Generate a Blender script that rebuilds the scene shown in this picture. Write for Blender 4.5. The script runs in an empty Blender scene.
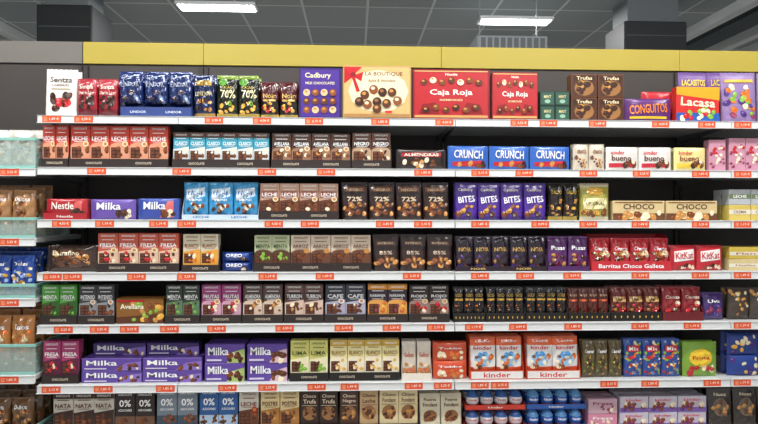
import bpy, math, random
from mathutils import Matrix, Vector
random.seed(7)
scene=bpy.context.scene
COL=scene.collection
scene.view_settings.view_transform='Standard'
S=207.9            # measured units per metre along the shelf fronts
YAW=math.radians(2.4)
def X(u):
    p=(u-379)/582.1; return 2.8*p/(math.cos(YAW)-p*math.sin(YAW))
def L(n): return n/S
ROW=dict(A=118,B=168.5,C=220,D=272,E=323.5,F=382,G=434)
def ZR(r): return 1.5-(ROW[r]-212)/S

# ---------------------------------------------------------------- materials
def lin(c):
    c/=255.0
    return c/12.92 if c<=.04045 else ((c+.055)/1.055)**2.4
def rgb(h): return tuple(lin(int(h[i:i+2],16)) for i in (0,2,4))
MC={}
def M(h,rough=.42,metal=0.0,coat=0.0,emit=0,alpha=1,scale=40,var=.10,name=None):
    k=(h,rough,metal,coat,emit,alpha,scale,var)
    if k in MC: return MC[k]
    m=bpy.data.materials.new(name or 'surface_'+h); m.use_nodes=True
    nt=m.node_tree; b=nt.nodes['Principled BSDF']
    c=rgb(h)
    if emit:
        b.inputs['Base Color'].default_value=(*c,1)
        b.inputs['Emission Color'].default_value=(*c,1); b.inputs['Emission Strength'].default_value=emit
    else:
        tc=nt.nodes.new('ShaderNodeTexCoord'); no=nt.nodes.new('ShaderNodeTexNoise'); mx=nt.nodes.new('ShaderNodeMix')
        mx.data_type='RGBA'; no.inputs['Scale'].default_value=scale; no.inputs['Detail'].default_value=1
        mx.inputs[6].default_value=(*[x*(1-var) for x in c],1); mx.inputs[7].default_value=(*[min(1,x*(1+var*.6)) for x in c],1)
        nt.links.new(tc.outputs['Object'],no.inputs['Vector']); nt.links.new(no.outputs[0],mx.inputs[0]); nt.links.new(mx.outputs[2],b.inputs['Base Color'])
    b.inputs['Roughness'].default_value=rough; b.inputs['Metallic'].default_value=metal
    b.inputs['Coat Weight'].default_value=coat; b.inputs['Coat Roughness'].default_value=.12
    b.inputs['Alpha'].default_value=alpha
    MC[k]=m; return m

# ---------------------------------------------------------------- text geometry
TC={}
def textgeo(s):
    if s in TC: return TC[s]
    cu=bpy.data.curves.new('t','FONT'); cu.body=s; cu.resolution_u=2; cu.offset=.016; cu.fill_mode='FRONT'
    o=bpy.data.objects.new('t',cu); COL.objects.link(o)
    dg=bpy.context.evaluated_depsgraph_get(); dg.update()
    me=bpy.data.meshes.new_from_object(o.evaluated_get(dg))
    vs=[(v.co.x,v.co.y) for v in me.vertices]; fs=[tuple(p.vertices) for p in me.polygons]
    x0=min(v[0] for v in vs);x1=max(v[0] for v in vs);y0=min(v[1] for v in vs);y1=max(v[1] for v in vs)
    vs=[((x-x0)/(x1-x0)-.5,(y-y0)/(y1-y0)-.5) for x,y in vs]
    out=[]
    for f in fs:
        a=sum(vs[f[i]][0]*vs[f[(i+1)%len(f)]][1]-vs[f[(i+1)%len(f)]][0]*vs[f[i]][1] for i in range(len(f)))
        out.append(f if a>0 else f[::-1])
    bpy.data.objects.remove(o); bpy.data.curves.remove(cu); bpy.data.meshes.remove(me)
    TC[s]=(vs,out); return TC[s]

# ---------------------------------------------------------------- mesh builder
class MB:
    def __init__(s,fin=None):
        s.v=[];s.f=[];s.m=[];s.s=[];s.slots=[];s.fin=fin or {};s.surf=lambda x,z:0.0;s.lay=0;s.eps=.00028;s.tess=1
        s.base=.0004
    def mi(s,c):
        mt=c if not isinstance(c,str) else M(c,**s.fin)
        if mt not in s.slots: s.slots.append(mt)
        return s.slots.index(mt)
    def face(s,idx,c,sm=False):
        s.f.append(tuple(idx)); s.m.append(s.mi(c)); s.s.append(sm)
    def box(s,x0,x1,y0,y1,z0,z1,c,b=.0):
        b=max(b,.0004)
        b=min(b,(x1-x0)*.45,(y1-y0)*.45,(z1-z0)*.45)
        lo=(x0,y0,z0);hi=(x1,y1,z1);ce=Vector(((x0+x1)/2,(y0+y1)/2,(z0+z1)/2)); ids={}
        for sx in(0,1):
            for sy in(0,1):
                for sz in(0,1):
                    sg=(sx,sy,sz)
                    for a in range(3):
                        p=[]
                        for k in range(3):
                            q=hi[k] if sg[k] else lo[k]
                            if k!=a: q+= -b if sg[k] else b
                            p.append(q)
                        ids[sg+(a,)]=len(s.v); s.v.append(tuple(p))
        def add(l):
            P=[Vector(s.v[i]) for i in l]
            n=(P[1]-P[0]).cross(P[2]-P[0]); m=sum(P,Vector())/len(P)
            if n.dot(m-ce)<0: l=l[::-1]
            s.face(l,c)
        for a in range(3):
            o=[k for k in range(3) if k!=a]
            for sg in(0,1):
                l=[]
                for (p,q) in((0,0),(1,0),(1,1),(0,1)):
                    k=[0,0,0];k[a]=sg;k[o[0]]=p;k[o[1]]=q;l.append(ids[tuple(k)+(a,)])
                add(l)
            for p in(0,1):
                for q in(0,1):
                    k0=[0,0,0];k0[o[0]]=p;k0[o[1]]=q;k1=list(k0);k1[a]=1
                    add([ids[tuple(k0)+(o[0],)],ids[tuple(k0)+(o[1],)],ids[tuple(k1)+(o[1],)],ids[tuple(k1)+(o[0],)]])
        for sx in(0,1):
            for sy in(0,1):
                for sz in(0,1): add([ids[(sx,sy,sz,a)] for a in range(3)])
    def P(s,x,z):
        return (x, s.surf(x,z)-s.base-s.eps*s.lay, z)
    def patch(s,f,n,c):
        base=len(s.v)
        for j in range(n+1):
            for i in range(n+1): s.v.append(s.P(*f(i/n,j/n)))
        for j in range(n):
            for i in range(n):
                a=base+j*(n+1)+i; s.face((a,a+1,a+n+2,a+n+1),c,n>1)
    def quad(s,x0,x1,z0,z1,c):
        s.lay+=1; s.patch(lambda i,j:(x0+(x1-x0)*i,z0+(z1-z0)*j),s.tess,c)
    def poly(s,pts,c):
        s.lay+=1
        if s.tess>1 and len(pts)==4:
            A,B,C,D=pts
            s.patch(lambda i,j:tuple((A[k]*(1-i)+B[k]*i)*(1-j)+(D[k]*(1-i)+C[k]*i)*j for k in(0,1)),10,c); return
        b=len(s.v)
        for x,z in pts: s.v.append(s.P(x,z))
        s.face(range(b,b+len(pts)),c)
    def ell(s,cx,cz,rx,rz,c,n=12,rot=0,inc=True):
        if inc: s.lay+=1
        b=len(s.v); s.v.append(s.P(cx,cz))
        cr,sr=math.cos(rot),math.sin(rot)
        rings=(.33,.66,1) if (s.tess>1 and max(rx,rz)>.012) else (1,)
        for q in rings:
            for i in range(n):
                a=2*math.pi*i/n; px=q*rx*math.cos(a);pz=q*rz*math.sin(a)
                s.v.append(s.P(cx+px*cr-pz*sr,cz+px*sr+pz*cr))
        for i in range(n): s.face((b,b+1+i,b+1+(i+1)%n),c)
        for k in range(len(rings)-1):
            for i in range(n):
                o=b+1+k*n; s.face((o+i,o+n+i,o+n+(i+1)%n,o+(i+1)%n),c)
    def text(s,t,cx,cz,w,h,c,rot=0):
        s.lay+=1; vs,fs=textgeo(t); b=len(s.v); cr,sr=math.cos(rot),math.sin(rot)
        ex=.0009 if s.tess>1 else 0
        for x,y in vs:
            px=x*w;pz=y*h
            p=s.P(cx+px*cr-pz*sr,cz+px*sr+pz*cr); s.v.append((p[0],p[1]-ex,p[2]))
        for f in fs: s.face([b+i for i in f],c)
    def art(s,dec,w,h):
        fx=lambda u:(u-.5)*w
        fz=lambda v:v*h
        for d in dec:
            k=d[0]
            if k=='q': s.quad(fx(d[1]),fx(d[3]),fz(d[2]),fz(d[4]),d[5])
            elif k=='e': s.ell(fx(d[1]),fz(d[2]),d[3]*w,d[4]*h,d[5])
            elif k=='t': s.text(d[1],fx(d[2]),fz(d[3]),d[4]*w,d[5]*h,d[6],d[7] if len(d)>7 else 0)
            elif k=='p': s.poly([(fx(a),fz(b)) for a,b in d[1]],d[2])
            elif k=='n':
                _,u0,v0,u1,v1,cols,n,sz,seed=d
                r=random.Random(seed); s.lay+=1; sz*=min(w,h*1.3)
                for i in range(n):
                    x=fx(u0+(u1-u0)*r.random()); z=fz(v0+(v1-v0)*r.random()); q=sz*(.7+.6*r.random())
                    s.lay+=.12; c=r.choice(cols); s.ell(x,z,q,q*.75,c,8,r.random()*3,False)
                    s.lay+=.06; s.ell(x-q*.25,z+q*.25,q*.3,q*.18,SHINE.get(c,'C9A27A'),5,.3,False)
            elif k=='k':
                _,u0,v0,u1,v1,nx,nz,c1,c2=d
                s.quad(fx(u0),fx(u1),fz(v0),fz(v1),c1); s.lay+=.5
                for i in range(nx):
                    for j in range(nz):
                        a=fx(u0+(u1-u0)*(i+.15)/nx);b=fx(u0+(u1-u0)*(i+.85)/nx);e=fz(v0+(v1-v0)*(j+.2)/nz);g=fz(v0+(v1-v0)*(j+.85)/nz)
                        bb=len(s.v)
                        for p in((a,e),(b,e),(b,g),(a,g)): s.v.append(s.P(*p))
                        s.face((bb,bb+1,bb+2,bb+3),c2)
    def grid_bag(s,w,h,t,colf,horiz=False,pouch=False,seed=0,nu=19,nv=20,wr=.0012):
        sd=seed*1.7
        if horiz: wr*=.6
        def prof(u,v):
            if horiz: u,v=v,u
            if pouch:
                q=(v+1)/2
                return (max(0,1-abs(u)**4))**.5*(max(0,1-(q/.93))**.55 if q<.93 else 0)*min(1,.75+q*4)
            vv=min(1,abs(v)/.9)
            return (max(0,1-abs(u)**2.6))**.5*(max(0,1-vv**3))**.5
        def yf(x,z):
            u=max(-1,min(1,2*x/w));v=max(-1,min(1,2*z/h-1)); p=prof(u,v)
            k=wr*(math.sin(9*u+sd+3*v)+math.sin(13*v-5*u+sd*2)+.6*math.sin(17*u+11*v+sd*3))*(.25+min(p,1)) if abs(u)<.999 and p>0 else 0
            return -t/2*p+k*.8-.0004
        s.surf=yf
        g=lambda i,n: math.sin(math.pi/2*(2*i/n-1))
        F=[];B=[]
        for j in range(nv+1):
            for i in range(nu+1):
                u=g(i,nu) ;v=g(j,nv); x=u*w/2; z=(v+1)/2*h
                zz=z;xx=x
                if not horiz and j==nv: zz+= .0012*(1 if i%2 else -1)
                if horiz and i in(0,nu): xx+= .0012*(1 if j%2 else -1)
                F.append(len(s.v)); s.v.append((xx,yf(x,z),zz))
        for j in range(nv+1):
            for i in range(nu+1):
                x,y,z=s.v[F[j*(nu+1)+i]]; B.append(len(s.v)); s.v.append((x,-y,z))
        for j in range(nv):
            for i in range(nu):
                u=(g(i,nu)+g(i+1,nu))/4+.5; v=(g(j,nv)+g(j+1,nv))/4+.5; c=colf(u,v)
                a=j*(nu+1)+i
                s.face((F[a],F[a+1],F[a+nu+2],F[a+nu+1]),c,True)
                s.face((B[a],B[a+nu+1],B[a+nu+2],B[a+1]),c,True)
        c=colf(.5,.01)
        for i in range(nu): s.face((F[i],B[i],B[i+1],F[i+1]),c)
        for j in range(nv):
            a=j*(nu+1);b=a+nu+1
            s.face((F[a],F[b],B[b],B[a]),c); a+=nu;b+=nu
            s.face((F[a],B[a],B[b],F[b]),c)
        a=nv*(nu+1)
        for i in range(nu): s.face((F[a+i],F[a+i+1],B[a+i+1],B[a+i]),c)
        s.base=.0013
    def lathe(s,prof,cols,n=16):
        b=len(s.v)
        for r,z in prof:
            for i in range(n):
                a=2*math.pi*i/n; s.v.append((r*math.cos(a),r*math.sin(a),z))
        for j in range(len(prof)-1):
            for i in range(n):
                k=(i+1)%n
                s.face((b+j*n+i,b+j*n+k,b+(j+1)*n+k,b+(j+1)*n+i),cols[j],True)
    def mesh(s,name):
        me=bpy.data.meshes.new(name); me.from_pydata(s.v,[],s.f)
        for mt in s.slots: me.materials.append(mt)
        me.polygons.foreach_set('material_index',s.m); me.polygons.foreach_set('use_smooth',s.s); me.update()
        return me
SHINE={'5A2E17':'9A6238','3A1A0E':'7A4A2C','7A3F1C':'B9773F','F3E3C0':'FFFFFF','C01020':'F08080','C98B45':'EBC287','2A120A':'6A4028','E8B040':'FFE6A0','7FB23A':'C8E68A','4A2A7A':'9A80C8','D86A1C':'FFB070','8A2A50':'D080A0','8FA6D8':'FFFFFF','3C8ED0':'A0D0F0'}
def obj(name,me,loc=(0,0,0),label=None,cat=None,group=None,parent=None,rot=None,kind=None):
    o=bpy.data.objects.new(name,me); o.location=loc
    if rot: o.rotation_euler=rot
    if parent: o.parent=parent
    if label:
        if cat and len(label.split())<4: label+=' on the shelf'
        o['label']=label
    if cat: o['category']=cat
    if group: o['group']=group
    if kind: o['kind']=kind
    COL.objects.link(o); return o
def boxobj(name,x0,x1,y0,y1,z0,z1,mt,b=.001,**k):
    m=MB(); cx,cy=(x0+x1)/2,(y0+y1)/2
    m.box(x0-cx,x1-cx,y0-cy,y1-cy,0,z1-z0,mt,b)
    loc=Vector((cx,cy,z0))
    if k.get('parent'): loc-=k['parent'].location
    return obj(name,m.mesh(name),loc,**k)

# ---------------------------------------------------------------- room
def brickmat(name,bw,ms,c1,c2,mo,rough):
    mt=bpy.data.materials.new(name); mt.use_nodes=True
    nt=mt.node_tree; b=nt.nodes['Principled BSDF']; tc=nt.nodes.new('ShaderNodeTexCoord'); br=nt.nodes.new('ShaderNodeTexBrick')
    br.offset=0; br.inputs['Scale'].default_value=1; br.inputs['Brick Width'].default_value=bw; br.inputs['Row Height'].default_value=bw
    br.inputs['Mortar Size'].default_value=ms; br.inputs['Color1'].default_value=(*rgb(c1),1); br.inputs['Color2'].default_value=(*rgb(c2),1); br.inputs['Mortar'].default_value=(*rgb(mo),1)
    nt.links.new(tc.outputs['Object'],br.inputs['Vector']); nt.links.new(br.outputs['Color'],b.inputs['Base Color']); b.inputs['Roughness'].default_value=rough
    return mt
MAT_C=brickmat('ceiling_tiles',.6,.012,'9EA5AA','949BA0','CED2D4',.9)
MAT_F=brickmat('floor_tiles',.4,.004,'C9C5BC','C0BCB2','8A867E',.3)
CEIL=3.4
def struct(name,*a,**k):
    o=boxobj(name,*a,kind='structure',**k); return o
struct('floor',-6,6,-5,6.6,-.1,0,MAT_F)
struct('ceiling',-6,6,-5,6.6,CEIL,CEIL+.1,MAT_C)
wm=M('A0A8AE',.8,scale=3)
struct('wall_back',-6,6,6.5,6.6,0,CEIL,wm)
struct('wall_left',-6.1,-6,-5,6.6,0,CEIL,wm)
struct('wall_right',6,6.1,-5,6.6,0,CEIL,wm)
bm_=M('D8DCDE',.7,scale=3); bd=M('4A5056',.7,scale=3)
for i,(x,w_,mt) in enumerate([(3.35,.10,bm_),(3.62,.26,bd),(4.0,.10,bm_),(4.5,.3,bm_),(-3.7,.1,bm_)]):
    struct('trim_%d'%(i+1),x-w_/2,x+w_/2,-1,6.5,CEIL-.09,CEIL,mt)
for x0,x1,zt,mt,lb in((-2.79,-2.33,3.24,'1B1F22','black clad store pillar with grey horizontal bands'),(2.24,2.80,3.18,'24282C','black clad store pillar beside ceiling light')):
    m=MB({'rough':.6}); w=x1-x0
    m.box(-w/2,w/2,-.2,.2,0,zt,mt,.01); m.box(-w/2+.05,w/2-.05,-.15,.15,zt,CEIL,'6A7074',.004)
    m.surf=lambda x,z:-.2
    for k in range(5): m.quad(-w/2+.02,w/2-.02,2.45+k*.15,2.458+k*.15,'4E5458')
    obj('pillar',m.mesh('pillar'),((x0+x1)/2,2.4,0),lb,'pillar',)
m=MB({'rough':.5}); m.box(-.3,.3,-.15,.15,0,.13,'9AA0A4',.01); m.surf=lambda x,z:-.15
for k in range(10): m.quad(-.27+k*.056,-.23+k*.056,.02,.11,'63686C')
av=obj('air_vent',m.mesh('air_vent'),(1.21,2.2,2.86),'grey louvred air vent above the shelving','vent')
mm=MB()
for sx in(-.25,.25): mm.box(sx-.005,sx+.005,-.005,.005,.131,CEIL-.001-2.86,'8A9094',.001)
obj('hanging_rod',mm.mesh('hanging_rod'),(0,0,0),parent=av)
lm=MB({'rough':.4}); lm.box(-.36,.36,-.10,.10,-.03,0,'E8EAEB',.004); LH=lm.mesh('housing')
dm=MB(); dm.box(-.34,.34,-.08,.08,-.036,-.0305,M('F4F8FF',emit=9),.002); LD=dm.mesh('diffuser')
for (x,y) in((-1.38,2.60),(1.45,2.86),(-2.8,-.9),(-1.4,-.9),(0,-.9),(1.4,-.9),(2.8,-.9),(-1.4,-2.6),(1.4,-2.6)):
    e=obj('ceiling_light',None,(x,y,CEIL-.001),'rectangular fluorescent light recessed in grey tiled ceiling','ceiling light','fluorescent lights on the ceiling')
    obj('housing',LH,parent=e); obj('diffuser',LD,parent=e,label='glowing white diffuser')
    ld=bpy.data.lights.new('tube','AREA'); ld.shape='RECTANGLE'; ld.size=.7; ld.size_y=.2; ld.energy=38 if y<0 else 65; ld.color=(1,.985,.955)
    lo=bpy.data.objects.new('light_tube',ld); lo.location=(0,0,-.045); lo.parent=e
    lo.rotation_euler=(math.radians(0 if y>0 else 25 if y>-2 else 40),0,0); COL.objects.link(lo)

# ---------------------------------------------------------------- shelving
BACK=.47
bays=[('L',37,178),('M',178,455),('R',455,731),('Q',731,872),('P',-110,36)]
white=M('CCCECE',.35,scale=6,var=.05); rail=M('DFE1E1',.25,scale=6,var=.04); dark=M('2B2624',.6,scale=6); panel=M('3B3532',.6,scale=6)
yel=M('AE9B34',.5,scale=5,var=.05); grey=M('6E6A64',.6,scale=6); metal=M('8C8E90',.35,metal=.6,scale=6)
def shelf(u0,u1,z,depth=BACK-.0125):
    x0,x1=X(u0)+.002,X(u1)-.002; w=x1-x0
    m=MB(); m.box(-w/2,w/2,.006,depth,-.022,0,white,.001)
    b=obj('shelf',m.mesh('shelf'),((x0+x1)/2,0,z),'white metal shelf with pale plastic price rail','shelf','metal shelves of the shelving bays')
    m=MB(); m.box(-w/2,w/2,-.004,.005,-.038,-.0015,rail,.0015); m.box(-w/2,w/2,-.0125,-.0045,-.038,-.0352,white,.001); m.box(-w/2,w/2,-.008,-.0045,-.0035,-.0015,white,.0008)
    obj('price_rail',m.mesh('price_rail'),(0,0,0),parent=b,label='pale plastic price rail')
    for sx in(-1,1):
        m=MB()
        p=[(.03,-.0225),(depth,-.0225),(depth,-.06),(.12,-.03)]
        for xx in(-.001,.001):
            for y,zz in p: m.v.append((xx,y,zz))
        m.face((0,1,2,3),metal);m.face((7,6,5,4),metal)
        for i in range(4): m.face((i,i+4,(i+1)%4+4,(i+1)%4),metal)
        obj('bracket',m.mesh('bracket'),(sx*(w/2-.012),0,0),parent=b,label='grey steel bracket')
for k,u0,u1 in bays:
    x0,x1=X(u0),X(u1); e=obj('shelving_unit',None,((x0+x1)/2,BACK,0),
      'metal supermarket shelving frame with dark back'+('' if k=='P' else ' and yellow header'),'shelving','supermarket shelving bays')
    top=2.43
    boxobj('back_panel',x0+.001,x1-.001,BACK,BACK+.03,.001,2.31,panel,parent=e,label='dark back panel')
    boxobj('header_panel',x0+.001,x1-.001,BACK-.012,BACK+.03,2.311,top,(yel if k!='P' else grey),parent=e,label='flat yellow header board' if k!='P' else 'grey header board')
    for xx in (x0+.014,x1-.014):
        m=MB(); m.box(-.012,.012,-.012,.0,.001,2.3,dark,.001)
        for q in range(60):
            m.surf=lambda x,z:-.0118
            m.base=0; m.lay=0; m.eps=.0004; m.quad(-.004,.004,.15+q*.035,.165+q*.035,'0A0A0A')
        obj('upright',m.mesh('upright'),(xx-e.location.x,0,0),parent=e,label='slotted dark upright')
for k,u0,u1 in bays[:4]:
    for r in 'ABCDEFG': shelf(u0,u1,ZR(r))
LP=[170,238,297,372,440]
def ZP(p): return 1.5-(p-212)/S
for p in LP: shelf(-110,36,ZP(p))

prices=['1,85 €','2,15 €','0,99 €','1,49 €','3,25 €','2,35 €','1,19 €','4,50 €']
PT=[]
for p in prices:
    m=MB({'rough':.45}); m.box(-.0435,.0435,-.0015,0,-.0155,.0155,'E2552C',.0005); m.surf=lambda x,z:-.0015
    m.quad(-.038,-.018,-.011,.011,'EA7044'); m.text(p,.012,.0005,.044,.014,'FFE8D8')
    for q in range(3): m.lay=1; m.quad(-.035,-.021,-.008+q*.006,-.006+q*.006,'F4B898')
    PT.append(m.mesh('price_tag'))
tags=dict(A=[52,84,214,262,314,380,444,519,548,597,660,706],B=[97,182,267,326,423,480,524,588,641,700],C=[62,105,159,187,274,310,385,423,480,540,588,640,700],
 D=[53,68,137,187,268,325,412,480,525,572,640,700],E=[64,100,130,170,217,285,344,392,436,474,518,573,640,692],F=[52,104,166,228,268,317,350,414,443,480,500,609,650,712])
rt=random.Random(3)
for r,l in tags.items():
    pu=-99
    for i,u in enumerate(l+[742]):
        if u-pu<20: u=pu+20
        pu=u
        obj('price_tag',rt.choice(PT),(X(u),-.0047,ZR(r)-.0194),'orange-red price tag with white figures on shelf rail','price tag','price tags on the shelf rails')
for p in LP[:4]:
    obj('price_tag',rt.choice(PT),(X(10),-.0047,ZP(p)-.0194),'orange-red price tag with white figures on shelf rail','price tag','price tags on the shelf rails')

# ---------------------------------------------------------------- products
def SP(kind,base,dec,thick=.014,label='',name='chocolate_bar',cat='chocolate bar',zones=None,fin=None,wr=.0016):
    return dict(kind=kind,base=base,dec=dec,th=thick,label=label,name=name,cat=cat,zones=zones,fin=fin or {'rough':.4},wr=wr)
seedc=[0]
def build(sp,w,h):
    m=MB(sp['fin']); t=sp['th']; seedc[0]+=1
    if sp['kind']=='box':
        m.box(-w/2,w/2,-t/2,t/2,0,h,sp['base'],.0012 if t<.03 else .002)
        m.surf=lambda x,z:-t/2
    elif sp['kind'] in('bag','hbag','pouch'):
        Z=sp['zones'] or []
        def cf(u,v):
            for lim,c in Z:
                if v<lim: return c
            return sp['base']
        m.grid_bag(w,h,t,cf,horiz=sp['kind']=='hbag',pouch=sp['kind']=='pouch',seed=seedc[0],wr=sp['wr'])
        m.tess=8
    elif sp['kind']=='egg':
        pr=[];cs=[];n=12
        for i in range(n+1):
            a=math.pi*i/n; z=h/2-math.cos(a)*h/2; r=math.sin(a)*w/2*(1+.12*math.cos(a)); pr.append((max(r,.0002),z))
        Z=sp['zones']
        for i in range(n):
            v=(pr[i][1]+pr[i+1][1])/2/h; c=sp['base']
            for lim,cc in Z:
                if v<lim: c=cc;break
            cs.append(c)
        m.lathe(pr,cs)
        def es(x,z):
            a=math.acos(max(-1,min(1,1-2*z/h))); r=math.sin(a)*w/2*(1+.12*math.cos(a)); return -math.sqrt(max(0,r*r-x*x))
        m.surf=es
    m.art(sp['dec'],w,h)
    return m.mesh(sp['name'])
rj=random.Random(11)
def tray(u0,u1,z,y0,y1,lip,back,col,txt,tcol,label='dark cardboard display tray holding chocolate bars',group='cardboard display trays on the shelves',name='display_tray',art=None):
    x0,x1=X(u0)+.0012,X(u1)-.0012; w=x1-x0; d=y1-y0; t=.0015
    m=MB({'rough':.55}); 
    m.box(-w/2,w/2,0,d,0,t,col,.0003); m.box(-w/2,w/2,0,t,t,lip,col,.0003); m.box(-w/2,w/2,d-t,d,t,back,col,.0003)
    for sx in(-1,1):
        a=sx*w/2; b_=a-sx*t; n=len(m.v); y2=d-t-.0002; y1_=t+.0002
        for xx in(a,b_):
            for y,zz in((y1_,t),(y2,t),(y2,back),(min(y2*.6,.05),back),(y1_,lip)): m.v.append((xx,y,zz))
        f1=[n,n+1,n+2,n+3,n+4];f2=[n+9,n+8,n+7,n+6,n+5]
        if sx<0: f1=f1[::-1];f2=f2[::-1]
        m.face(f1,col);m.face(f2,col)
        for i in range(5):
            q=(n+i,n+(i+1)%5,n+(i+1)%5+5,n+i+5); m.face(q if sx<0 else q[::-1],col)
    m.surf=lambda x,z:0
    if txt: 
        k=max(1,round(w/.2))
        for i in range(k): m.text(txt,-w/2+w*(i+.5)/k,lip*.5,min(.075,w/k*.6),min(.011,lip*.4),tcol)
    if art: m.art(art,w,lip)
    return obj(name,m.mesh(name),((x0+x1)/2,y0,z),label,'display tray',group)
def run(sp,row,u0,u1,h,n=1,deep=1,dy=None,tr=None,y0=.03,level=0,fill=None,tilt=0,jit=1,z=None,group=None,zoff=0):
    if fill is None: fill=.975 if sp['kind']=='box' else .965
    cw=(X(u1)-X(u0))/n; w=cw*fill; hh=L(h)
    if sp['name']=='chocolate_bar' and row in 'ABC': deep=min(deep,2)
    me=build(sp,w,hh); dy=dy or sp['th']*1.25+.004
    zb=(ZR(row) if z is None else z)+level*(hh+.0006)+.0003+zoff
    if tr:
        lipv=L(tr.get('lip',8)); tray(u0-.8,u1+.8,zb,y0-.009,y0+deep*dy+.008,lipv,hh*tr.get('back',.7),tr['col'],tr.get('txt'),tr.get('tc','D8C8B0'),tr.get('label','dark cardboard display tray holding chocolate bars'),art=tr.get('art'))
        zb+=.0019
    soft=sp['kind'] in('bag','pouch') and w<.25
    for i in range(n):
        for j in range(deep):
            x=X(u0)+cw*(i+.5)+rj.uniform(-.0006,.0006)*jit; y=y0+sp['th']/2+j*dy+rj.uniform(0,.002)*jit
            rr=math.radians(rj.uniform(-1.1,1.1)) if soft else 0
            obj(sp['name'],me,(x,y,zb+w/2*abs(math.sin(rr))),sp['label'],sp['cat'],group or (sp['cat']+'s in a row on the shelf'),rot=(0,rr,math.radians(rj.uniform(-1.3,1.3)*jit*(1 if w<.3 else .4))))

CH=['5A2E17','3A1A0E','7A3F1C']; NUT=['C98B45','5A2E17','7A3F1C']
def bar(base,title,low,cols,tc='FFFFFF',lab='red',badge=None,top=None,tb=None,seed=1,th=.013):
    r=random.Random(seed*7)
    d=[('q',.0,.0,1,.52,low)]
    if r.random()<.5: d+=[('p',[(0,.48),(1,.44),(1,.60),(0,.52)],low)]
    else: d+=[('e',.5,.51,.48,.09,low)]
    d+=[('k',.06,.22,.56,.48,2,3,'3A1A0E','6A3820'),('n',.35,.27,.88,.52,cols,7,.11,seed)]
    if top: d+=[('q',.0,.86,1,1,top)]
    if tb: d+=[('q',.06,.60,.94,.78,tb)]
    d+=[('t','CHOCOLATE',.5,.93,.7,.05,tc if not top else 'FFFFFF'),('t',title,.5,.69,.8,.10,tc),('q',.2,.82,.8,.835,tc),('q',.2,.61,.8,.62,tc)]
    if badge: d+=[('e',.80,.56,.15,.07,badge),('e',.80,.56,.09,.042,'C98B45')]
    return SP('box',base,d,th,'%s carton-wrapped chocolate bar with printed chocolate pieces'%lab)
DT=dict(col='2A1F1C',txt='CHOCOLATE',lip=8.5)
def T(**k): d=dict(DT); d.update(k); return d

# ===== ROW A
sp=SP('pouch','E9E6DF',[('t','Sentza',.5,.78,.7,.12,'4A3A35'),('t','CHERRIES',.5,.66,.55,.05,'6A4A40'),('n',.15,.15,.85,.48,['3A1A0E','5A2E17','2A120A','C01020'],18,.11,2),('q',.2,.57,.8,.59,'A89878')],.05,'white stand-up pouch printed with dark berries','candy_pouch','candy bag')
run(sp,'A',39,72,47,1,2,.055)
sp=SP('bag','9E1B2A',[('t','Sentza',.5,.78,.7,.12,'F2E6D8'),('t','Cherries Licor',.5,.62,.8,.09,'F2E6D8'),('n',.15,.2,.85,.5,['C01020','3A1A0E','2A120A'],14,.12,3)],.035,'dark red bag of liqueur cherry chocolates','candy_bag','candy bag',[(.2,'6E0F1C')],{'rough':.28,'coat':.5},.0025)
run(sp,'A',73,114,38,2,2,.045)
sp=SP('bag','1C2F66',[('t','LINDOR',.5,.62,.75,.13,'D9E2F2'),('p',[(.12,.78),(.88,.86),(.88,.9),(.12,.82)],'B9C6DC'),('n',.15,.15,.85,.42,['1C2F66','8FA6D8','3A1A0E'],12,.11,4)],.045,'shiny dark blue foil bag of chocolate balls','candy_bag','candy bag',[(.14,'0F1C45')],{'rough':.18,'coat':.8,'metal':.25},.005)
run(sp,'A',115,190,36,3,2,.05,zoff=L(10))
tray(118,190,ZR('A')+.0003,.022,.16,L(9.5),L(9.5),'2A3F80','LINDOR','DCE4F4','blue cardboard tray under foil bags',name='display_tray')
sp=SP('bag','16254F',[('t','LINDOR',.5,.55,.8,.11,'E8D8A8'),('q',.12,.74,.88,.86,'B08A3C'),('n',.15,.15,.85,.4,['C98B45','3A1A0E','8FA6D8'],10,.12,5)],.04,'dark blue foil bag with gold top','candy_bag','candy bag',[(.12,'B08A3C')],{'rough':.2,'coat':.6,'metal':.3},.004)
run(sp,'A',191,213,43,1,2,.05)
sp=SP('bag','14180F',[('t','70%',.55,.55,.7,.2,'F4E9B8'),('e',.3,.82,.22,.08,'5FA03A'),('n',.15,.12,.85,.38,['7FB23A','3A1A0E','E8B040'],10,.11,6),('t','CACAO',.5,.7,.5,.06,'E8D070')],.04,'black and green foil bag of dark chocolates','candy_bag','candy bag',[(.1,'B79A3A'),(.9,'14180F'),(1.1,'6F8A2A')],{'rough':.22,'coat':.5},.0035)
run(sp,'A',214,258,43,2,2,.05)
sp=SP('bag','4A1014',[('t','Noir',.5,.6,.7,.13,'E8C068'),('q',.15,.45,.85,.5,'E8C068'),('n',.15,.15,.85,.4,['C01020','3A1A0E','E8B040'],9,.11,7)],.035,'dark red and black bag of chocolates','candy_bag','candy bag',[(.1,'B79A3A'),(.5,'1A0C0C')],{'rough':.25,'coat':.5},.003)
run(sp,'A',259,297,37,2,2,.045)
d=[('q',.04,.04,.96,.96,'46288C'),('t','Cadbury',.45,.84,.62,.13,'EFE2B0'),('t','MILK CHOCOLATES',.5,.70,.7,.05,'EFE2B0')]
for i in range(4):
    for j in range(3):
        d.append(('e',.18+i*.21,.17+j*.17,.085,.07,['8A4A20','5A2E17','E0C090','6A3418'][(i*2+j)%4])); d.append(('e',.17+i*.21,.19+j*.17,.04,.025,'C98B45'))
run(SP('box','301A66',d,.05,'purple boxed chocolate assortment with printed sweets','chocolate_box','chocolate box'),'A',298,341,51,1,1,fill=.98)
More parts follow.
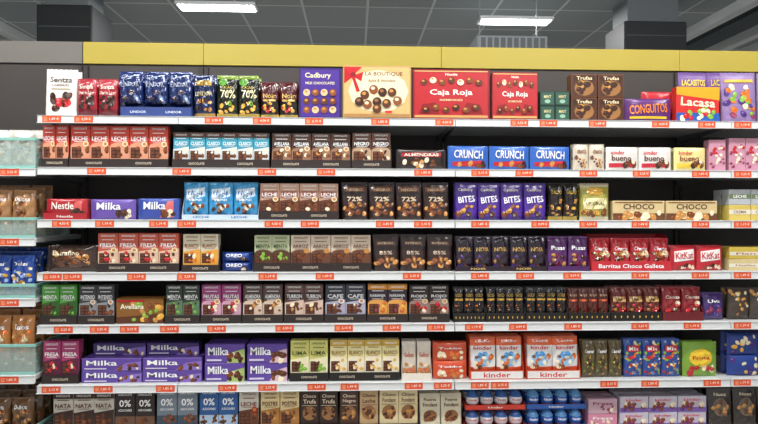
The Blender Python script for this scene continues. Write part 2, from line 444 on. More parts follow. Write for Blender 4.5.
d=[('q',.02,.03,.98,.97,'CFAE72'),('e',.52,.52,.44,.40,'EBDDB8'),('t','LA BOUTIQUE',.60,.84,.55,.085,'6A2A1A'),('t','dulce & chocolate',.57,.72,.4,.055,'8A5A30'),
   ('p',[(.02,.97),(.02,.66),(.16,.80)],'B8101E'),('p',[(.02,.97),(.28,.97),(.14,.80)],'D01A28'),('p',[(.14,.80),(.30,.88),(.27,.70)],'C01020'),('e',.15,.82,.04,.055,'8A0C16'),('p',[(.13,.79),(.2,.5),(.25,.52),(.17,.79)],'C01020')]
for i,(a,b2) in enumerate([(.32,.45),(.45,.55),(.58,.50),(.72,.50),(.36,.27),(.5,.32),(.64,.29),(.80,.34),(.24,.32),(.5,.19)]):
    d.append(('e',a,b2,.066,.086,['5A2E17','8A4A20','3A1A0E'][i%3])); d.append(('e',a-.01,b2+.025,.03,.03,['C98B45','F3E3C0','9A6238'][i%3]))
d+=[('q',.02,.03,.98,.09,'A87C48'),('q',.62,.11,.72,.15,'D01A28')]
run(SP('box','B8945A',d,.05,'gold and cream chocolate gift box with red bow','chocolate_box','chocolate box'),'A',342,412,54,1,1,fill=.985)
def caja(w):
    d=[('q',.02,.04,.98,.96,'B32028'),('t','Nestle',.5,.90,.16,.05,'F4EDE0'),('t','Caja Roja',.5,.53,.56,.14,'F8F0E8'),('t','BOMBONES',.5,.39,.30,.04,'F0D8A8'),('q',.02,.04,.98,.085,'C79A5A'),('q',.02,.95,.98,.97,'D8B070'),
       ('p',[(.08,.12),(.34,.12),(.3,.34),(.12,.30)],'8A1018'),('p',[(.66,.12),(.92,.12),(.88,.30),(.7,.34)],'8A1018')]
    for i in range(7): d+=[('e',.14+i*.12,.74+(i%2)*.04,.045,.062,['5A2E17','F3E3C0','7A3F1C'][i%3]),('e',.13+i*.12,.765+(i%2)*.04,.02,.02,'C98B45')]
    for i in range(6): d+=[('e',.17+i*.13,.19+(i%2)*.05,.048,.06,['3A1A0E','7A3F1C','5A2E17'][i%3]),('e',.16+i*.13,.21+(i%2)*.05,.022,.02,'C98B45')]
    return SP('box','8E1520',d,.05,w,'chocolate_box','chocolate box')
run(caja('large red box of assorted chocolates'),'A',413,491,51,1,1,fill=.985)
run(caja('smaller red box of assorted chocolates'),'A',493,540,49,1,1,fill=.985)
sp=SP('box','1F3A30',[('q',.06,.1,.94,.9,'2C5444'),('t','MINT',.5,.62,.5,.2,'D8C890'),('e',.5,.3,.2,.13,'8FB8A0')],.06,'small dark green mint chocolate carton','chocolate_box','chocolate box')
run(sp,'A',542,572,15,2,2,.07); run(sp,'A',542,572,15,2,2,.07,level=1)
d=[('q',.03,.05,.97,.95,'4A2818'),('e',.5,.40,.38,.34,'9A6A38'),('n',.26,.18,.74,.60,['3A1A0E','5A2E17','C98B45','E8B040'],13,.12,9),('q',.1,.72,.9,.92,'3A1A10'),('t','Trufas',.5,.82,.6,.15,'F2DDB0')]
sp=SP('box','6A4028',d,.06,'brown carton of chocolate truffles','chocolate_box','chocolate box')
run(sp,'A',573,627,24,2,1,fill=.97); run(sp,'A',573,627,24,2,1,level=1,fill=.97)
d=[('t','CONGUITOS',.5,.55,.82,.4,'F08A20',.06),('q',.10,.12,.90,.22,'E8C020')]
run(SP('hbag','5B2A6E',d,.04,'purple snack bag with orange lettering','candy_bag','candy bag',fin={'rough':.3}),'A',628,676,24,1,2,.05)
d=[('t','Conguitos',.5,.6,.8,.2,'FFE020'),('n',.15,.1,.85,.42,CH,9,.1,12)]
run(SP('hbag','B81E28',d,.035,'red snack bag with yellow lettering','candy_bag','candy bag',fin={'rough':.3}),'A',656,690,36,1,1,y0=.14)
d=[('q',.0,.0,1,.26,'2458A8'),('p',[(0,.78),(1,.62),(1,1),(0,1)],'E8A020'),('t','Lacasa',.5,.56,.8,.24,'FFF6D0',-.06),('n',.1,.05,.9,.34,['E8B040','7FB23A','C01020','F3E3C0'],16,.07,13)]
run(SP('box','CC2A28',d,.045,'red blue and orange carton of coloured sweets','candy_box','candy box'),'A',679,724,36,1,1)
d=[('t','LACASITOS',.5,.8,.8,.12,'FFE020'),('n',.1,.1,.9,.65,['F3E3C0','7FB23A','D86A1C','8A2A50'],22,.07,14)]
run(SP('pouch','6B4A8C',d,.05,'purple pouch of coloured chocolate sweets','candy_pouch','candy bag',zones=[(.15,'E9E3F0')]),'A',692,755,56,2,1,y0=.11)
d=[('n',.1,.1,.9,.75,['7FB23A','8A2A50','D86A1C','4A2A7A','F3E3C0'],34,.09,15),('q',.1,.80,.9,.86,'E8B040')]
run(SP('pouch','8C74A4',d,.05,'lilac pouch with coloured dots','candy_pouch','candy bag'),'A',727,800,52,2,1,y0=.03)

# ===== ROW B
red=bar('C9402E','LECHE','DE9878',CH,lab='red',seed=21,badge='F3E3C0',th=.02)
run(red,'B',39,65,41,2,3,tr=T()); run(red,'B',67,166,41,5,3,tr=T())
cy=bar('3E9CB4','CLASICO','D8DCDC',['F3E3C0','5A2E17','7A3F1C'],lab='turquoise',seed=22,top='57331F')
run(cy,'B',171,268,35,6,3,tr=T())
br_=bar('5A3A2E','AVELLANA','9A7258',NUT+['F3E3C0'],lab='dark brown',seed=23,tb='2A1A14',badge='E8DCC8')
run(br_,'B',271,350,35,4,3,tr=T()); run(bar('684638','NEGRO','B8977A',CH+['F3E3C0'],lab='brown',seed=24,tb='30180F'),'B',352,391,36,2,3,tr=T())
d=[('q',.1,.62,.90,.84,'9E1620'),('t','ALMENDRAS',.5,.73,.7,.15,'F4E8D8'),('n',.1,.15,.9,.5,NUT+['F3E3C0'],14,.10,25)]
run(SP('hbag','221815',d,.03,'black and red nut chocolate pack','snack_pack','chocolate pack',fin={'rough':.3,'coat':.4}),'B',396,448,20,1,2,.035)
d=[('p',[(.10,.16),(.90,.10),(.90,.38),(.10,.32)],'C3202C'),('t','CRUNCH',.5,.64,.72,.34,'F4F0F0',-.04),('n',.1,.14,.9,.3,CH+['C98B45'],8,.08,26)]
run(SP('hbag','2D62B8',d,.03,'blue and red crisp chocolate multipack','snack_pack','chocolate pack',fin={'rough':.3,'coat':.4}),'B',449,573,24,3,2,.035,fill=.97)
d=[('n',.1,.1,.9,.5,NUT,12,.09,27),('t','choco',.5,.72,.6,.2,'8A4A20')]
run(SP('hbag','D8CCB8',d,.03,'cream wrapper of chocolate wafers','snack_pack','chocolate pack',fin={'rough':.3,'coat':.4}),'B',576,608,27,2,2,.035)
def bueno(base,side,band,h=1):
    return SP('hbag',base,[('q',.08,.12,.92,.30,band),('t','kinder',.34,.76,.42,.17,'D02030'),('t','bueno',.45,.52,.6,.24,side),('n',.55,.14,.90,.40,CH+['F3E3C0'],9,.09,28)],.03,'white and red hazelnut wafer multipack','wafer_pack','wafer pack',fin={'rough':.3,'coat':.4})
run(bueno('E2DCD6','5A2A18','C8283A'),'B',609,676,24,2,2,.035,fill=.97); run(bueno('E8D890','8A3A20','E8C23A'),'B',678,711,24,1,2,.035,fill=.97)
sp=SP('box','C890A4',[('n',.1,.1,.9,.8,['8A2A50','F3E3C0','C01020'],20,.1,29)],.05,'pink patterned sweets carton','candy_box','candy box')
run(sp,'B',713,730,32,1,1); run(sp,'B',733,800,34,4,1)

# ===== ROW C
RT=dict(col='A8202A',txt='Nestle',tc='F4EDE0',lip=7,label='red cardboard tray of chocolate packs',back=.6)
def flat(base,title,tc,cols,lab,seed,acc=None,th=.03,kind='hbag',tw=.55):
    d=[('n',.62,.12,.88,.42,cols,10,.12,seed),('t',title,.42,.66,tw,.36,tc)]
    if acc: d=[('p',[(.55,.1),(.88,.1),(.88,.88),(.74,.88)],acc)]+d
    return SP(kind,base,d,th,lab,'snack_pack','chocolate pack',fin={'rough':.32,'coat':.3},wr=.001)
run(flat('B0222C','Nestle','F8F0E8',CH,'red flat chocolate pack in red tray',31,'D8605A'),'C',41,84,20,1,2,.035,tr=dict(RT,lip=6))
run(flat('6B50A8','Milka','FFFFFF',['F3E3C0']+CH,'lilac chocolate pack with white script',32),'C',86,133,20,1,2,.035)
run(flat('3A4FA4','Milka','FFFFFF',['F3E3C0']+CH,'blue and white chocolate pack with white script',33,'D86A6A'),'C',134,177,21,1,2,.035)
d=[('p',[(.12,.5),(.88,.62),(.88,.86),(.12,.8)],'DCE8F0'),('t','LECHE',.5,.7,.6,.1,'2468B0'),('n',.15,.14,.85,.42,['F3E3C0','7A3F1C','5A2E17'],10,.11,34),('t','MINI',.5,.52,.5,.06,'FFFFFF')]
run(SP('bag','3E9AD0',d,.03,'sky blue bag of milk chocolates','candy_bag','candy bag',[(.15,'2A6FB0')],{'rough':.25,'coat':.5},.004),'C',181,257,37,3,2,.04,tr=dict(col='C4D4E0',txt='LECHE',tc='2A6FB0',lip=5,label='pale blue cardboard tray of candy bags'))
run(bar('C9A08A','LECHE','6A3A24',CH+['F3E3C0'],lab='beige and brown',seed=35,tb='8A4A34',badge='F3E3C0'),'C',259,338,36,4,3,tr=T())
d=[('t','72%',.5,.55,.56,.12,'E8D0B0'),('q',.1,.74,.9,.88,'6E4028'),('t','NEGRO',.5,.8,.6,.07,'E8C8A0'),('n',.12,.12,.88,.42,['C98B45','5A2E17','7A3F1C','C98B45'],18,.10,36)]
run(SP('pouch','2A1714',d,.04,'dark brown pouch of dark chocolate bites','candy_pouch','candy bag',fin={'rough':.28,'coat':.4},wr=.0025),'C',341,451,38,4,2,.05,jit=.3)
d=[('t','Cadbury',.45,.80,.66,.1,'F4EDE0'),('t','BITES',.5,.55,.74,.17,'FFFFFF',.12),('n',.12,.14,.88,.38,CH+['E8B040'],10,.12,37)]
run(SP('pouch','4C2A92',d,.04,'purple pouch of chocolate bites','candy_pouch','candy bag',fin={'rough':.28,'coat':.4},zones=[(.1,'33186C')],wr=.0025),'C',456,549,38,4,2,.05,jit=.3)
d=[('t','CACAO',.5,.75,.7,.1,'E8C040'),('n',.1,.12,.9,.6,['E8B040','3A1A0E','C98B45'],16,.1,38)]
run(SP('bag','1E1712',d,.035,'black and gold candy bag','candy_bag','candy bag',[(.1,'B79A3A')],{'rough':.25,'coat':.5},.003),'C',551,581,38,2,2,.045)
d=[('q',.1,.3,.9,.6,'F3E8B0'),('t','ORIGINAL',.5,.45,.65,.1,'5A4A20'),('e',.5,.78,.3,.1,'E8B040'),('n',.12,.08,.88,.26,['E8B040','7A3F1C'],8,.1,39)]
run(SP('bag','A9A04A',d,.035,'yellow-green candy bag with cream label','candy_bag','candy bag',[(.12,'D3C8A8'),(.9,'A9A04A'),(1.2,'D3C8A8')],{'rough':.25,'coat':.5},.003),'C',583,613,38,1,2,.045)
d=[('q',.0,.0,1,.36,'6A4024'),('t','CHOCO',.5,.70,.6,.28,'4A2414'),('n',.1,.08,.9,.42,['C98B45','F3E3C0','7A3F1C'],14,.14,40),('q',.04,.9,.96,.95,'8A5A30')]
run(SP('box','D8C08E',d,.05,'cream carton of chocolate biscuits with brown lettering','biscuit_box','biscuit box'),'C',615,722,20,2,1,fill=.97)
run(SP('box','D8C060',[('q',0,.4,1,.7,'E6E0D0'),('t','CREMA',.5,.55,.6,.2,'8A5A30')],.06,'yellow and white small carton','candy_box','candy box'),'C',733,800,16,3,2,.07)
run(SP('box','B8BCC0',[('q',0,.4,1,.7,'6A7A58'),('t','LECHE',.5,.55,.6,.2,'FFFFFF')],.06,'white and green small carton','candy_box','candy box'),'C',733,800,16,3,2,.07,level=1)

# ===== ROW D
d=[('e',.5,.5,.40,.36,'5A3218'),('n',.15,.15,.85,.7,['C98B45','7A3F1C','E8B040','3A1A0E'],18,.1,41),('t','Extrafino',.4,.72,.55,.18,'F8ECD0')]
run(SP('hbag','3A2416',d,.04,'brown and gold shiny chocolate bag','snack_pack','chocolate pack',fin={'rough':.22,'coat':.6},wr=.004),'D',42,93,26,1,2,.05)
run(bar('C4553F','FRESA','E0BCA0',['C01020','5A2E17','F3E3C0'],lab='red and cream',seed=42,badge='F3E3C0'),'D',95,177,38,4,3,tr=T())
run(bar('D8CEB4','BLANCO','E8A23A',['D86A1C','F3E3C0'],tc='8A4A20',lab='cream and orange',seed=43),'D',181,217,37,2,3,tr=T(lip=7))
run(flat('26408C','OREO','FFFFFF',['F3E3C0','2A120A'],'dark blue biscuit chocolate pack',44,th=.07),'D',219,251,9.6,1,1)
run(flat('2A4896','OREO','FFFFFF',['F3E3C0','2A120A'],'dark blue biscuit chocolate pack',45,th=.07),'D',219,251,9.6,1,1,level=1)
run(bar('B8BE98','MENTA','5A3624',['7FB23A','5A2E17'],tc='2F4A22',lab='pale green and brown',seed=46),'D',253,289,36,2,3,tr=T())
run(bar('D4C2AC','ARROZ','6E4430',CH+['F3E3C0'],tc='5A2E17',lab='cream and brown',seed=47,badge='C98B45'),'D',290,371,36,4,3,tr=T())
d=[('t','85%',.5,.50,.5,.10,'D8C0A8'),('q',.12,.70,.88,.82,'5A3428'),('t','INTENSO',.5,.76,.6,.06,'E8D0B0'),('n',.12,.12,.88,.38,['5A2E17','C98B45','7A3F1C'],14,.11,48)]
run(SP('pouch','2E1C18',d,.04,'very dark brown pouch of chocolates','candy_pouch','candy bag',fin={'rough':.28,'coat':.4},wr=.0025),'D',373,454,37,3,2,.05,jit=.3)
d=[('t','NOIR',.5,.62,.7,.12,'D8B060'),('n',.14,.12,.86,.42,['4A2A7A','3A1A0E','C98B45'],10,.11,49)]
run(SP('bag','2A1C2C',d,.03,'black and gold narrow chocolate bag','candy_bag','candy bag',fin={'rough':.25,'coat':.5},wr=.003),'D',457,548,35,5,2,.04,tr=dict(col='241420',txt='NOIR',tc='D8B060',lip=5,label='black cardboard tray of chocolate bags'))
d=[('t','Pasas',.5,.66,.7,.12,'FFFFFF'),('n',.14,.14,.86,.46,['8A2A50','3A1A0E','C98B45'],10,.12,50)]
run(SP('bag','5A2A6A',d,.03,'purple chocolate-raisin bag','candy_bag','candy bag',fin={'rough':.25,'coat':.5},wr=.003),'D',550,591,35,2,2,.04,tr=dict(col='4A1F5A',txt=None,lip=5,label='purple cardboard tray of chocolate bags'))
d=[('t','Choco',.5,.68,.7,.12,'FFFFFF'),('n',.1,.1,.9,.55,CH+['C98B45','F3E3C0'],13,.13,51)]
run(SP('bag','B82430',d,.03,'red biscuit bar wrapper inside red tray','snack_pack','chocolate pack',fin={'rough':.25,'coat':.6},wr=.004),'D',594,673,33,4,3,.04,
 tr=dict(col='C42834',lip=10,back=1.12,label='red cardboard display tray with white lettering',art=[('t','Barritas Choco Galleta',.5,.5,.82,.42,'FFFFFF')]))
d=[('p',[(.12,.34),(.88,.44),(.88,.86),(.12,.76)],'F6F2EE'),('t','KitKat',.5,.60,.68,.28,'C8202C',.06),('n',.14,.1,.86,.26,CH+['F3E3C0'],8,.08,52)]
run(SP('hbag','C22230',d,.03,'red wafer multipack with white label','wafer_pack','wafer pack',fin={'rough':.28,'coat':.5},wr=.001),'D',675,728,26,2,2,.035,fill=.97)
run(SP('box','D8C590',[('q',0,.3,1,.6,'E6E0D0'),('t','Natillas',.5,.45,.6,.18,'A86A30')],.06,'cream and yellow dessert carton','candy_box','candy box'),'D',733,800,12,2,2,.07)
run(SP('box','D0B54A',[('q',0,.3,1,.6,'E6E0D0'),('t','Flan',.5,.45,.6,.18,'A86A30')],.06,'yellow dessert carton','candy_box','candy box'),'D',733,800,12,2,2,.07,level=1)

# ===== ROW E
run(bar('4E9A3C','MENTA','2E5A24',['7FB23A','3A1A0E'],lab='green',seed=61),'E',38,74,38,2,3,tr=T())
run(bar('38383C','INTENSO','8A8C90',CH,lab='black and silver',seed=62,badge='D8D8D8'),'E',76,112,38,2,3,tr=T())
d=[('p',[(.0,.0),(1,.0),(1,.4),(0,.25)],'5A2E17'),('n',.35,.12,.95,.8,['C98B45','7A3F1C','E8B040','7FB23A'],20,.10,63),('t','Avellana',.34,.68,.5,.2,'FFF4D8'),('q',.04,.86,.6,.93,'C01020')]
run(SP('box','8A5A24',d,.04,'brown and gold nut chocolate carton','chocolate_box','chocolate box'),'E',113,162,25,1,2,.045)
run(bar('2F3A32','MENTA','5A7A5A',['7FB23A','3A1A0E'],lab='black and green',seed=64),'E',164,198,38,2,3,tr=T())
run(bar('9A4078','FRUTAS','D0A0B4',['8A2A50','C01020','F3E3C0'],lab='purple and pink',seed=65,badge='F3E3C0'),'E',200,240,38,2,3,tr=T())
run(bar('54403A','ALMENDRA','D8C0AC',NUT+['F3E3C0'],lab='dark brown and cream',seed=66,badge='F3E3C0'),'E',242,282,38,2,3,tr=T())
run(bar('6A4A44','TURRON','DCC0B0',NUT+['F3E3C0'],lab='brown and pale pink',seed=67,tb='3A2020'),'E',284,323,38,2,3,tr=T())
run(bar('3A3A48','CAFE','B0AEC4',CH+['F3E3C0'],lab='black and blue-grey',seed=68,badge='E8E8F0'),'E',325,366,38,2,3,tr=T())
run(bar('3A2A38','NARANJA','E0A050',['D86A1C','E8B040','8A2A50'],lab='black and orange',seed=69,top='D89030'),'E',368,408,38,2,3,tr=T())
run(bar('332826','ROJO','9A7A70',['C01020','3A1A0E','F3E3C0'],lab='black and red',seed=70,badge='D8C8B0'),'E',410,450,37,2,3,tr=T())
d=[('q',.1,.62,.9,.68,'D8A840'),('t','GOLD',.5,.78,.7,.09,'E8C060'),('n',.15,.1,.85,.5,['C98B45','3A1A0E','D86A1C'],8,.16,71)]
sp=SP('bag','1A1618',d,.022,'slim black and gold chocolate stick wrapper','chocolate_stick','chocolate stick',fin={'rough':.25,'coat':.5},wr=.003)
bt=dict(col='14110F',txt=None,lip=9,label='black cardboard tray with gold dots',art=[('e',.08+i*.12,.5,.012,.14,'E8B840') for i in range(8)])
run(sp,'E',455,486,34,3,3,.028,tr=bt); run(sp,'E',488,526,34,4,3,.028,tr=bt); run(sp,'E',528,569,34,4,3,.028,tr=bt)
d=[('q',.1,.60,.9,.66,'E86A40'),('t','ROJO',.5,.78,.7,.09,'F4D0B0'),('n',.15,.1,.85,.5,['C01020','3A1A0E','D86A1C'],8,.16,72)]
sp=SP('bag','5A2018',d,.022,'slim dark red chocolate stick wrapper','chocolate_stick','chocolate stick',fin={'rough':.25,'coat':.5},wr=.003)
run(sp,'E',571,612,33,4,3,.028,tr=bt)
d=[('q',.12,.56,.88,.72,'C8A060'),('t','Noir',.5,.64,.5,.09,'4A1810'),('n',.12,.1,.88,.48,['C98B45','C01020','3A1A0E'],12,.12,76)]
run(SP('bag','6A241C',d,.03,'dark red and brown chocolate bag','candy_bag','candy bag',fin={'rough':.25,'coat':.5},wr=.004),'E',614,664,34,3,3,.035,tr=bt)
d=[('t','Cereza',.5,.7,.7,.1,'FFE8D8'),('n',.12,.1,.88,.52,['5A2E17','C01020','F3E3C0'],12,.12,77)]
run(SP('bag','8E2028',d,.03,'red chocolate bag with brown print','candy_bag','candy bag',fin={'rough':.25,'coat':.5},wr=.004),'E',666,706,34,2,3,.035,tr=dict(bt,col='6A1820',art=None,label='red cardboard tray of chocolate bags'))
run(SP('bag','43296A',[('t','Uva',.5,.7,.6,.12,'FFFFFF'),('n',.15,.15,.85,.55,['4A2A7A','8A2A50'],9,.12,73)],.03,'purple candy bag','candy_bag','candy bag',fin={'rough':.25,'coat':.5}),'E',708,729,28,1,2,.035)
run(SP('bag','4A4038',[('n',.1,.1,.9,.9,['C98B45','E8B040','F3E3C0'],16,.09,74)],.04,'brown snack bag with pale print','candy_bag','candy bag'),'E',733,800,33,3,2,.05)

# ===== ROW F
run(bar('A83A6C','FRESA','5A1A3A',['C01020','F3E3C0'],lab='pink and purple',seed=81),'F',40,76,41,2,3,tr=T())
mk=lambda s,l,a=None,b='6247A0':SP('box',b,[('p',[(.55,.0),(1,.0),(1,.75),(.74,.6)],a or '8A70C4'),('n',.62,.1,.95,.50,['F3E3C0']+CH,9,.13,s),('t','Milka',.34,.62,.52,.42,'FFFFFF'),('q',.05,.1,.42,.2,'D8CFE8')],.06,l,'chocolate_box','chocolate box')
for lv in(0,1): run(mk(82+lv,'lilac chocolate carton with white script'),'F',78,201,12,2,2,.07,fill=.98,level=lv)
run(mk(89,'dark lilac chocolate carton with white script',b='4A347E'),'F',84,195,12,2,1,y0=.09,level=2)
for lv in(0,1):
    run(mk(84,'lilac chocolate carton with green corner','A8C06A'),'F',203,244,18.6,1,2,.07,level=lv,fill=.98)
    run(mk(85,'lilac chocolate carton with red and white corner','D8B8C8'),'F',246,287,18.6,1,2,.07,level=lv,fill=.98)
run(bar('D4D078','LIMA','F0E8C0',['7FB23A','F3E3C0'],tc='4A5A20',lab='yellow-green',seed=86),'F',290,328,40,2,3,tr=T(col='1A1614'))
run(bar('ECDFA4','BLANCO','F2E8CC',['F3E3C0','E8B040'],tc='8A6A20',lab='pale yellow',seed=87,top='C8A440'),'F',330,400,40,4,3,tr=T(col='1A1614'))
d=[('q',.06,.06,.94,.3,'D87A50'),('t','Galleta',.5,.66,.7,.12,'A83A28'),('n',.14,.12,.86,.42,['F3E3C0','C98B45'],8,.13,88)]
run(SP('bag','DACFC0',d,.025,'cream biscuit wrapper with orange base','snack_pack','chocolate pack',fin={'rough':.3,'coat':.4}),'F',403,432,38,2,3,.032,tr=dict(col='E8DFD0',txt=None,lip=7,label='white cardboard tray of biscuit packs'))
d=[('t','Tokke',.5,.7,.7,.1,'FFFFFF'),('n',.14,.1,.86,.5,['F3E3C0','C98B45','D86A1C'],12,.11,89)]
for lv in(0,1): run(SP('hbag','D4502C',d,.03,'orange-red wafer pack','wafer_pack','wafer pack',fin={'rough':.3,'coat':.4}),'F',434,469,18.5,1,2,.035,level=lv)
d=[('t','kinder',.5,.74,.74,.09,'D02030'),('e',.5,.46,.34,.17,'8FC0E4'),('n',.16,.26,.84,.60,['7A3F1C','F3E3C0','D86A1C','3C8ED0'],14,.11,90),('t','Leche',.5,.90,.6,.05,'FFFFFF')]
spk=SP('bag','EAE8E6',d,.03,'white orange and blue milk chocolate pack','snack_pack','chocolate pack',[(.26,'D8502C'),(.82,'EAE8E6'),(2,'E0602C')],{'rough':.28,'coat':.4},.002)
kt=dict(col='D8502C',lip=9,back=1.0,label='orange and white cardboard tray of milk chocolate packs',art=[('q',0.02,.1,.98,.9,'E8E4E0'),('t','kinder',.5,.5,.5,.55,'D02030')])
run(spk,'F',472,525,42,2,3,.035,tr=kt); run(spk,'F',529,582,42,2,3,.035,tr=kt)
d=[('t','Cereal',.5,.72,.7,.1,'FFFFFF'),('n',.1,.1,.9,.6,['C98B45','7FB23A','E8B040','3A1A0E'],18,.09,91)]
run(SP('bag','5E5030',d,.03,'brown cereal chocolate bag','candy_bag','candy bag',fin={'rough':.28,'coat':.4},wr=.004),'F',585,626,38,3,2,.035)
d=[('n',.08,.06,.92,.92,['C01020','E8B040','F3E3C0','7FB23A','D86A1C','C01020','3C8ED0'],60,.085,92),('q',.15,.68,.85,.84,'C01020'),('t','Mix',.5,.76,.5,.1,'FFFFFF')]
run(SP('bag','2C4E9C',d,.03,'blue bag with multicoloured sweets print','candy_bag','candy bag',fin={'rough':.28,'coat':.4},wr=.003),'F',628,685,39,3,2,.035)
d=[('e',.5,.55,.34,.26,'F0C830'),('t','Fruta',.5,.55,.5,.1,'C01020'),('n',.1,.08,.9,.28,['C01020','F3E3C0'],10,.09,93)]
run(SP('hbag','7FA83A',d,.03,'green and yellow fruit sweets bag','candy_bag','candy bag',fin={'rough':.28,'coat':.4},wr=.003),'F',687,723,36,1,2,.035)
for lv in(0,1): run(SP('hbag','26408C',[('n',.1,.1,.9,.9,['F3E3C0','E8B040','4A2A7A'],12,.1,94+lv)],.04,'blue sweets bag with pale print','candy_bag','candy bag'),'F',733,800,22,2,2,.05,level=lv)

# ===== ROW G
run(bar('C8C0B4','NATA','3A2018',CH,tc='5A2E17',lab='white and dark brown',seed=101,top='3A1A0E'),'G',50,112,42,3,3,tr=T())
def zero(b,low,l,s): 
    return SP('box',b,[('q',0,0,1,.42,low),('n',.12,.24,.88,.42,CH,9,.1,s),('t','0%',.5,.72,.6,.16,'FFFFFF'),('t','AZUCARES',.5,.56,.7,.05,'FFFFFF'),('t','CHOCOLATE',.5,.92,.7,.05,'FFFFFF')],.013,l)
run(zero('2A1D1E','6A4A38','black sugar-free chocolate bar with white figures',102),'G',113,153,43,2,3,tr=T())
run(zero('7C8896','3A4A5A','silver-grey sugar-free chocolate bar',103),'G',155,196,44,2,3,tr=T())
run(zero('2C5FA0','A8C0D8','blue sugar-free chocolate bar',104),'G',198,237,44,2,3,tr=T())
run(bar('D4CEC2','LECHE','6A3A24',CH,tc='7A2A1A',lab='white and brown',seed=105,badge='C01020'),'G',238,258,42,1,3,tr=T())
run(bar('E4CC98','POSTRE','B0783C',NUT,tc='5A2E17',lab='cream and caramel',seed=106),'G',260,299,42,2,3,tr=T())
def trufa(b,tc,l,s,t2='Trufa'):
    return SP('box',b,[('t','Choco',.5,.86,.7,.08,tc),('t',t2,.5,.73,.7,.10,tc),('e',.5,.45,.38,.17,'9A6A40'),('n',.2,.32,.8,.56,['5A2E17','3A1A0E','C98B45'],11,.1,s),('q',.1,.63,.9,.64,tc)],.014,l)
run(trufa('33201A','F0DCC0','dark brown cooking chocolate bar',107),'G',300,338,42,2,3,tr=T())
run(trufa('4A2E24','F0DCC0','brown cooking chocolate bar',108,'Negro'),'G',340,359,42,1,3,tr=T()); run(trufa('C8A67A','4A2414','tan cooking chocolate bar',109,'Leche'),'G',360,379,42,1,3,tr=T())
run(trufa('E2CEA0','4A2414','cream cooking chocolate bar with brown script',110,'Fondant'),'G',380,419,43,2,3,tr=T())
run(SP('pouch','D8CEB4',[('t','Fondant',.5,.7,.7,.10,'5A2E17'),('e',.5,.4,.34,.16,'8A5A30'),('n',.25,.3,.75,.5,CH,8,.1,111),('t','Postres',.5,.84,.6,.08,'5A2E17')],.03,'cream pouch of baking chocolate','candy_pouch','candy bag'),'G',421,464,37,2,2,.04)
eg=SP('egg','EDEDF0',[('t','kinder',.5,.5,.62,.13,'D02030')],.075,'blue white and red foil-wrapped chocolate egg','chocolate_egg','chocolate egg',[(.3,'C8342C'),(.42,'D8D8DC'),(.62,'E2E2E4'),(1.1,'3A6CB8')],{'rough':.22,'coat':.5})
eg2=SP('egg','EDEDF0',[('t','kinder',.5,.5,.62,.13,'FFFFFF')],.075,'blue and orange foil-wrapped chocolate egg','chocolate_egg','chocolate egg',[(.3,'D86A2C'),(.68,'2F5FB0'),(1.1,'6AA8E0')],{'rough':.22,'coat':.5})
for lv in(0,1):
    tray(467,528,ZR('G')+.0003+lv*L(20.5),.03,.03+.17,L(5),L(6),'D8402E','kinder','FFFFFF','red cardboard tray of foil-wrapped eggs')
    tray(529,589,ZR('G')+.0003+lv*L(20.5),.03,.03+.17,L(5),L(6),'2F5FB0','kinder','FFFFFF','blue cardboard tray of foil-wrapped eggs')
    for sp_,a,b in((eg,468,527),(eg2,530,588)):
        run(sp_,'G',a,b,18,4,2,.08,y0=.034,zoff=.002+lv*L(20.5),fill=.93,jit=.3)
run(SP('box','D88AA4',[('n',.1,.1,.9,.5,['8A2A50','F3E3C0'],8,.1,121),('t','Fresa',.5,.7,.7,.2,'FFFFFF')],.06,'pink sweets carton','candy_box','candy box'),'G',591,621,15,1,2,.07)
run(SP('box','C8A4B4',[('n',.1,.1,.9,.5,['8A2A50','F3E3C0'],8,.1,122),('t','Fresa',.5,.7,.7,.2,'8A2A50')],.06,'pale pink sweets carton','candy_box','candy box'),'G',591,621,15,1,2,.07,level=1)
d=[('t','kinder',.5,.78,.6,.16,'D02030'),('q',0,0,1,.3,'7A5AA8'),('n',.1,.15,.9,.6,['4A2A7A','8A2A50','7A3F1C','F3E3C0'],12,.12,123)]
for lv in(0,1): run(SP('box','C8C0D0',d,.06,'white and purple milk chocolate carton','chocolate_box','chocolate box'),'G',623,711,16,3,2,.07,level=lv,fill=.97)
run(SP('pouch','2E2622',[('e',.5,.5,.3,.24,'6A5A48'),('n',.2,.3,.8,.7,['C98B45','5A2E17'],9,.11,124),('t','Nuez',.5,.84,.5,.08,'F3E3C0')],.05,'dark pouch of nut chocolates','candy_pouch','candy bag',fin={'rough':.25,'coat':.5}),'G',713,790,39,3,2,.06)

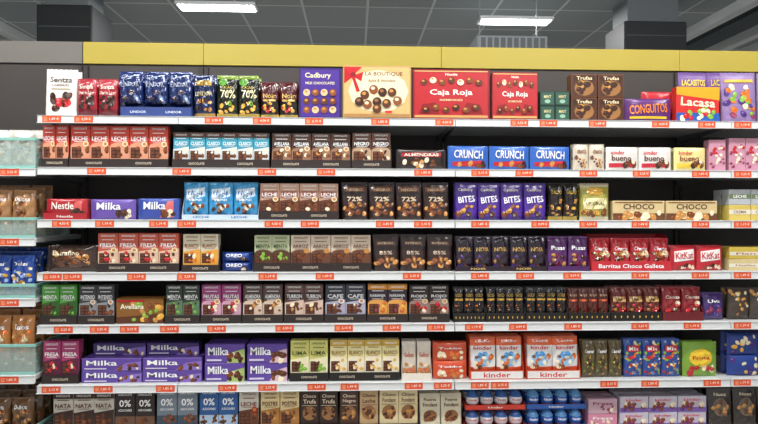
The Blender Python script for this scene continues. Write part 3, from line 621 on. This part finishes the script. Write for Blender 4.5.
# ===== neighbouring bay with teal bins
teal=M('BFD8D2',.2,alpha=.35,scale=8); tealr=M('8CC4B8',.3,scale=8)
def bin_(u0,u1,z,h,y0=.0,d=.33):
    x0,x1=X(u0),X(u1); w=x1-x0; t=.004; m=MB()
    m.box(-w/2,w/2,0,d,0,t,teal,.001); m.box(-w/2,w/2,0,t,t,h,teal,.001); m.box(-w/2,w/2,d-t,d,t,h,teal,.001)
    for s_ in(-1,1):
        a=s_*(w/2-t/2); m.box(a-t/2,a+t/2,t,d-t,t,h,teal,.001)
    m.box(-w/2-.004,w/2+.004,-.008,0,h-.014,h,tealr,.001)
    m.box(-w/2,w/2,-.002,0,0,.012,tealr,.0005)
    for s_ in(-1,1): m.box(s_*(w/2+.003)-.003,s_*(w/2+.003)+.003,0,d,h-.012,h,tealr,.001)
    return obj('storage_bin',m.mesh('storage_bin'),((x0+x1)/2,y0,z),'translucent teal plastic bin holding bagged sweets','storage bin','teal bins in the shelving')
NC=[('D9D4CC','white sweets bag with pale print',['F3E3C0','C98B45','8A2A50']),('A87A50','brown nut bag with clear window',['C98B45','7A3F1C','F3E3C0']),('2B50A4','blue foil sweets bag',['F3E3C0','8FA6D8','E8B040']),('B87A40','orange-brown nut bag',['C98B45','D86A1C','7A3F1C','F3E3C0']),('6A4A2C','brown dried fruit bag',['7A3F1C','C98B45','3A1A0E'])]
for k,p in enumerate(LP):
    h=[30,20,14,30,18][k]; z=ZP(p)+.0003
    bin_(-48,34,z,L(h),.012)
    c,lb,cols=NC[k]
    hb=[36,46,40,56,42][k]
    for q in range(3):
        sp=SP('bag',c,[('n',.12,.1,.88,.72,cols,26,.10,130+k*5+q),('t','Dulces',.5,.80,.6,.09,'FFFFFF' if k!=0 else '8A4A20')],.05,lb,'candy_bag','candy bag',fin={'rough':.25,'coat':.5},wr=.005)
        run(sp,'A',-44,30,hb+q*3,3,1,y0=.03+q*.08,z=z+.0045,fill=.93,jit=.6)

# ---------------------------------------------------------------- world + camera
w=bpy.data.worlds.new('World'); scene.world=w; w.use_nodes=True
w.node_tree.nodes['Background'].inputs[0].default_value=(.97,.98,1,1); w.node_tree.nodes['Background'].inputs[1].default_value=.65
cd=bpy.data.cameras.new('cam'); cd.lens=27.64; cd.sensor_width=36
c=bpy.data.objects.new('camera',cd); COL.objects.link(c)
c.matrix_world=Matrix.Translation((-2.8*math.sin(YAW),-2.8*math.cos(YAW),1.5))@Matrix.Rotation(-YAW,4,'Z')@Matrix.Rotation(math.radians(90),4,'X')@Matrix.Rotation(math.radians(.12),4,'Z')
scene.camera=c
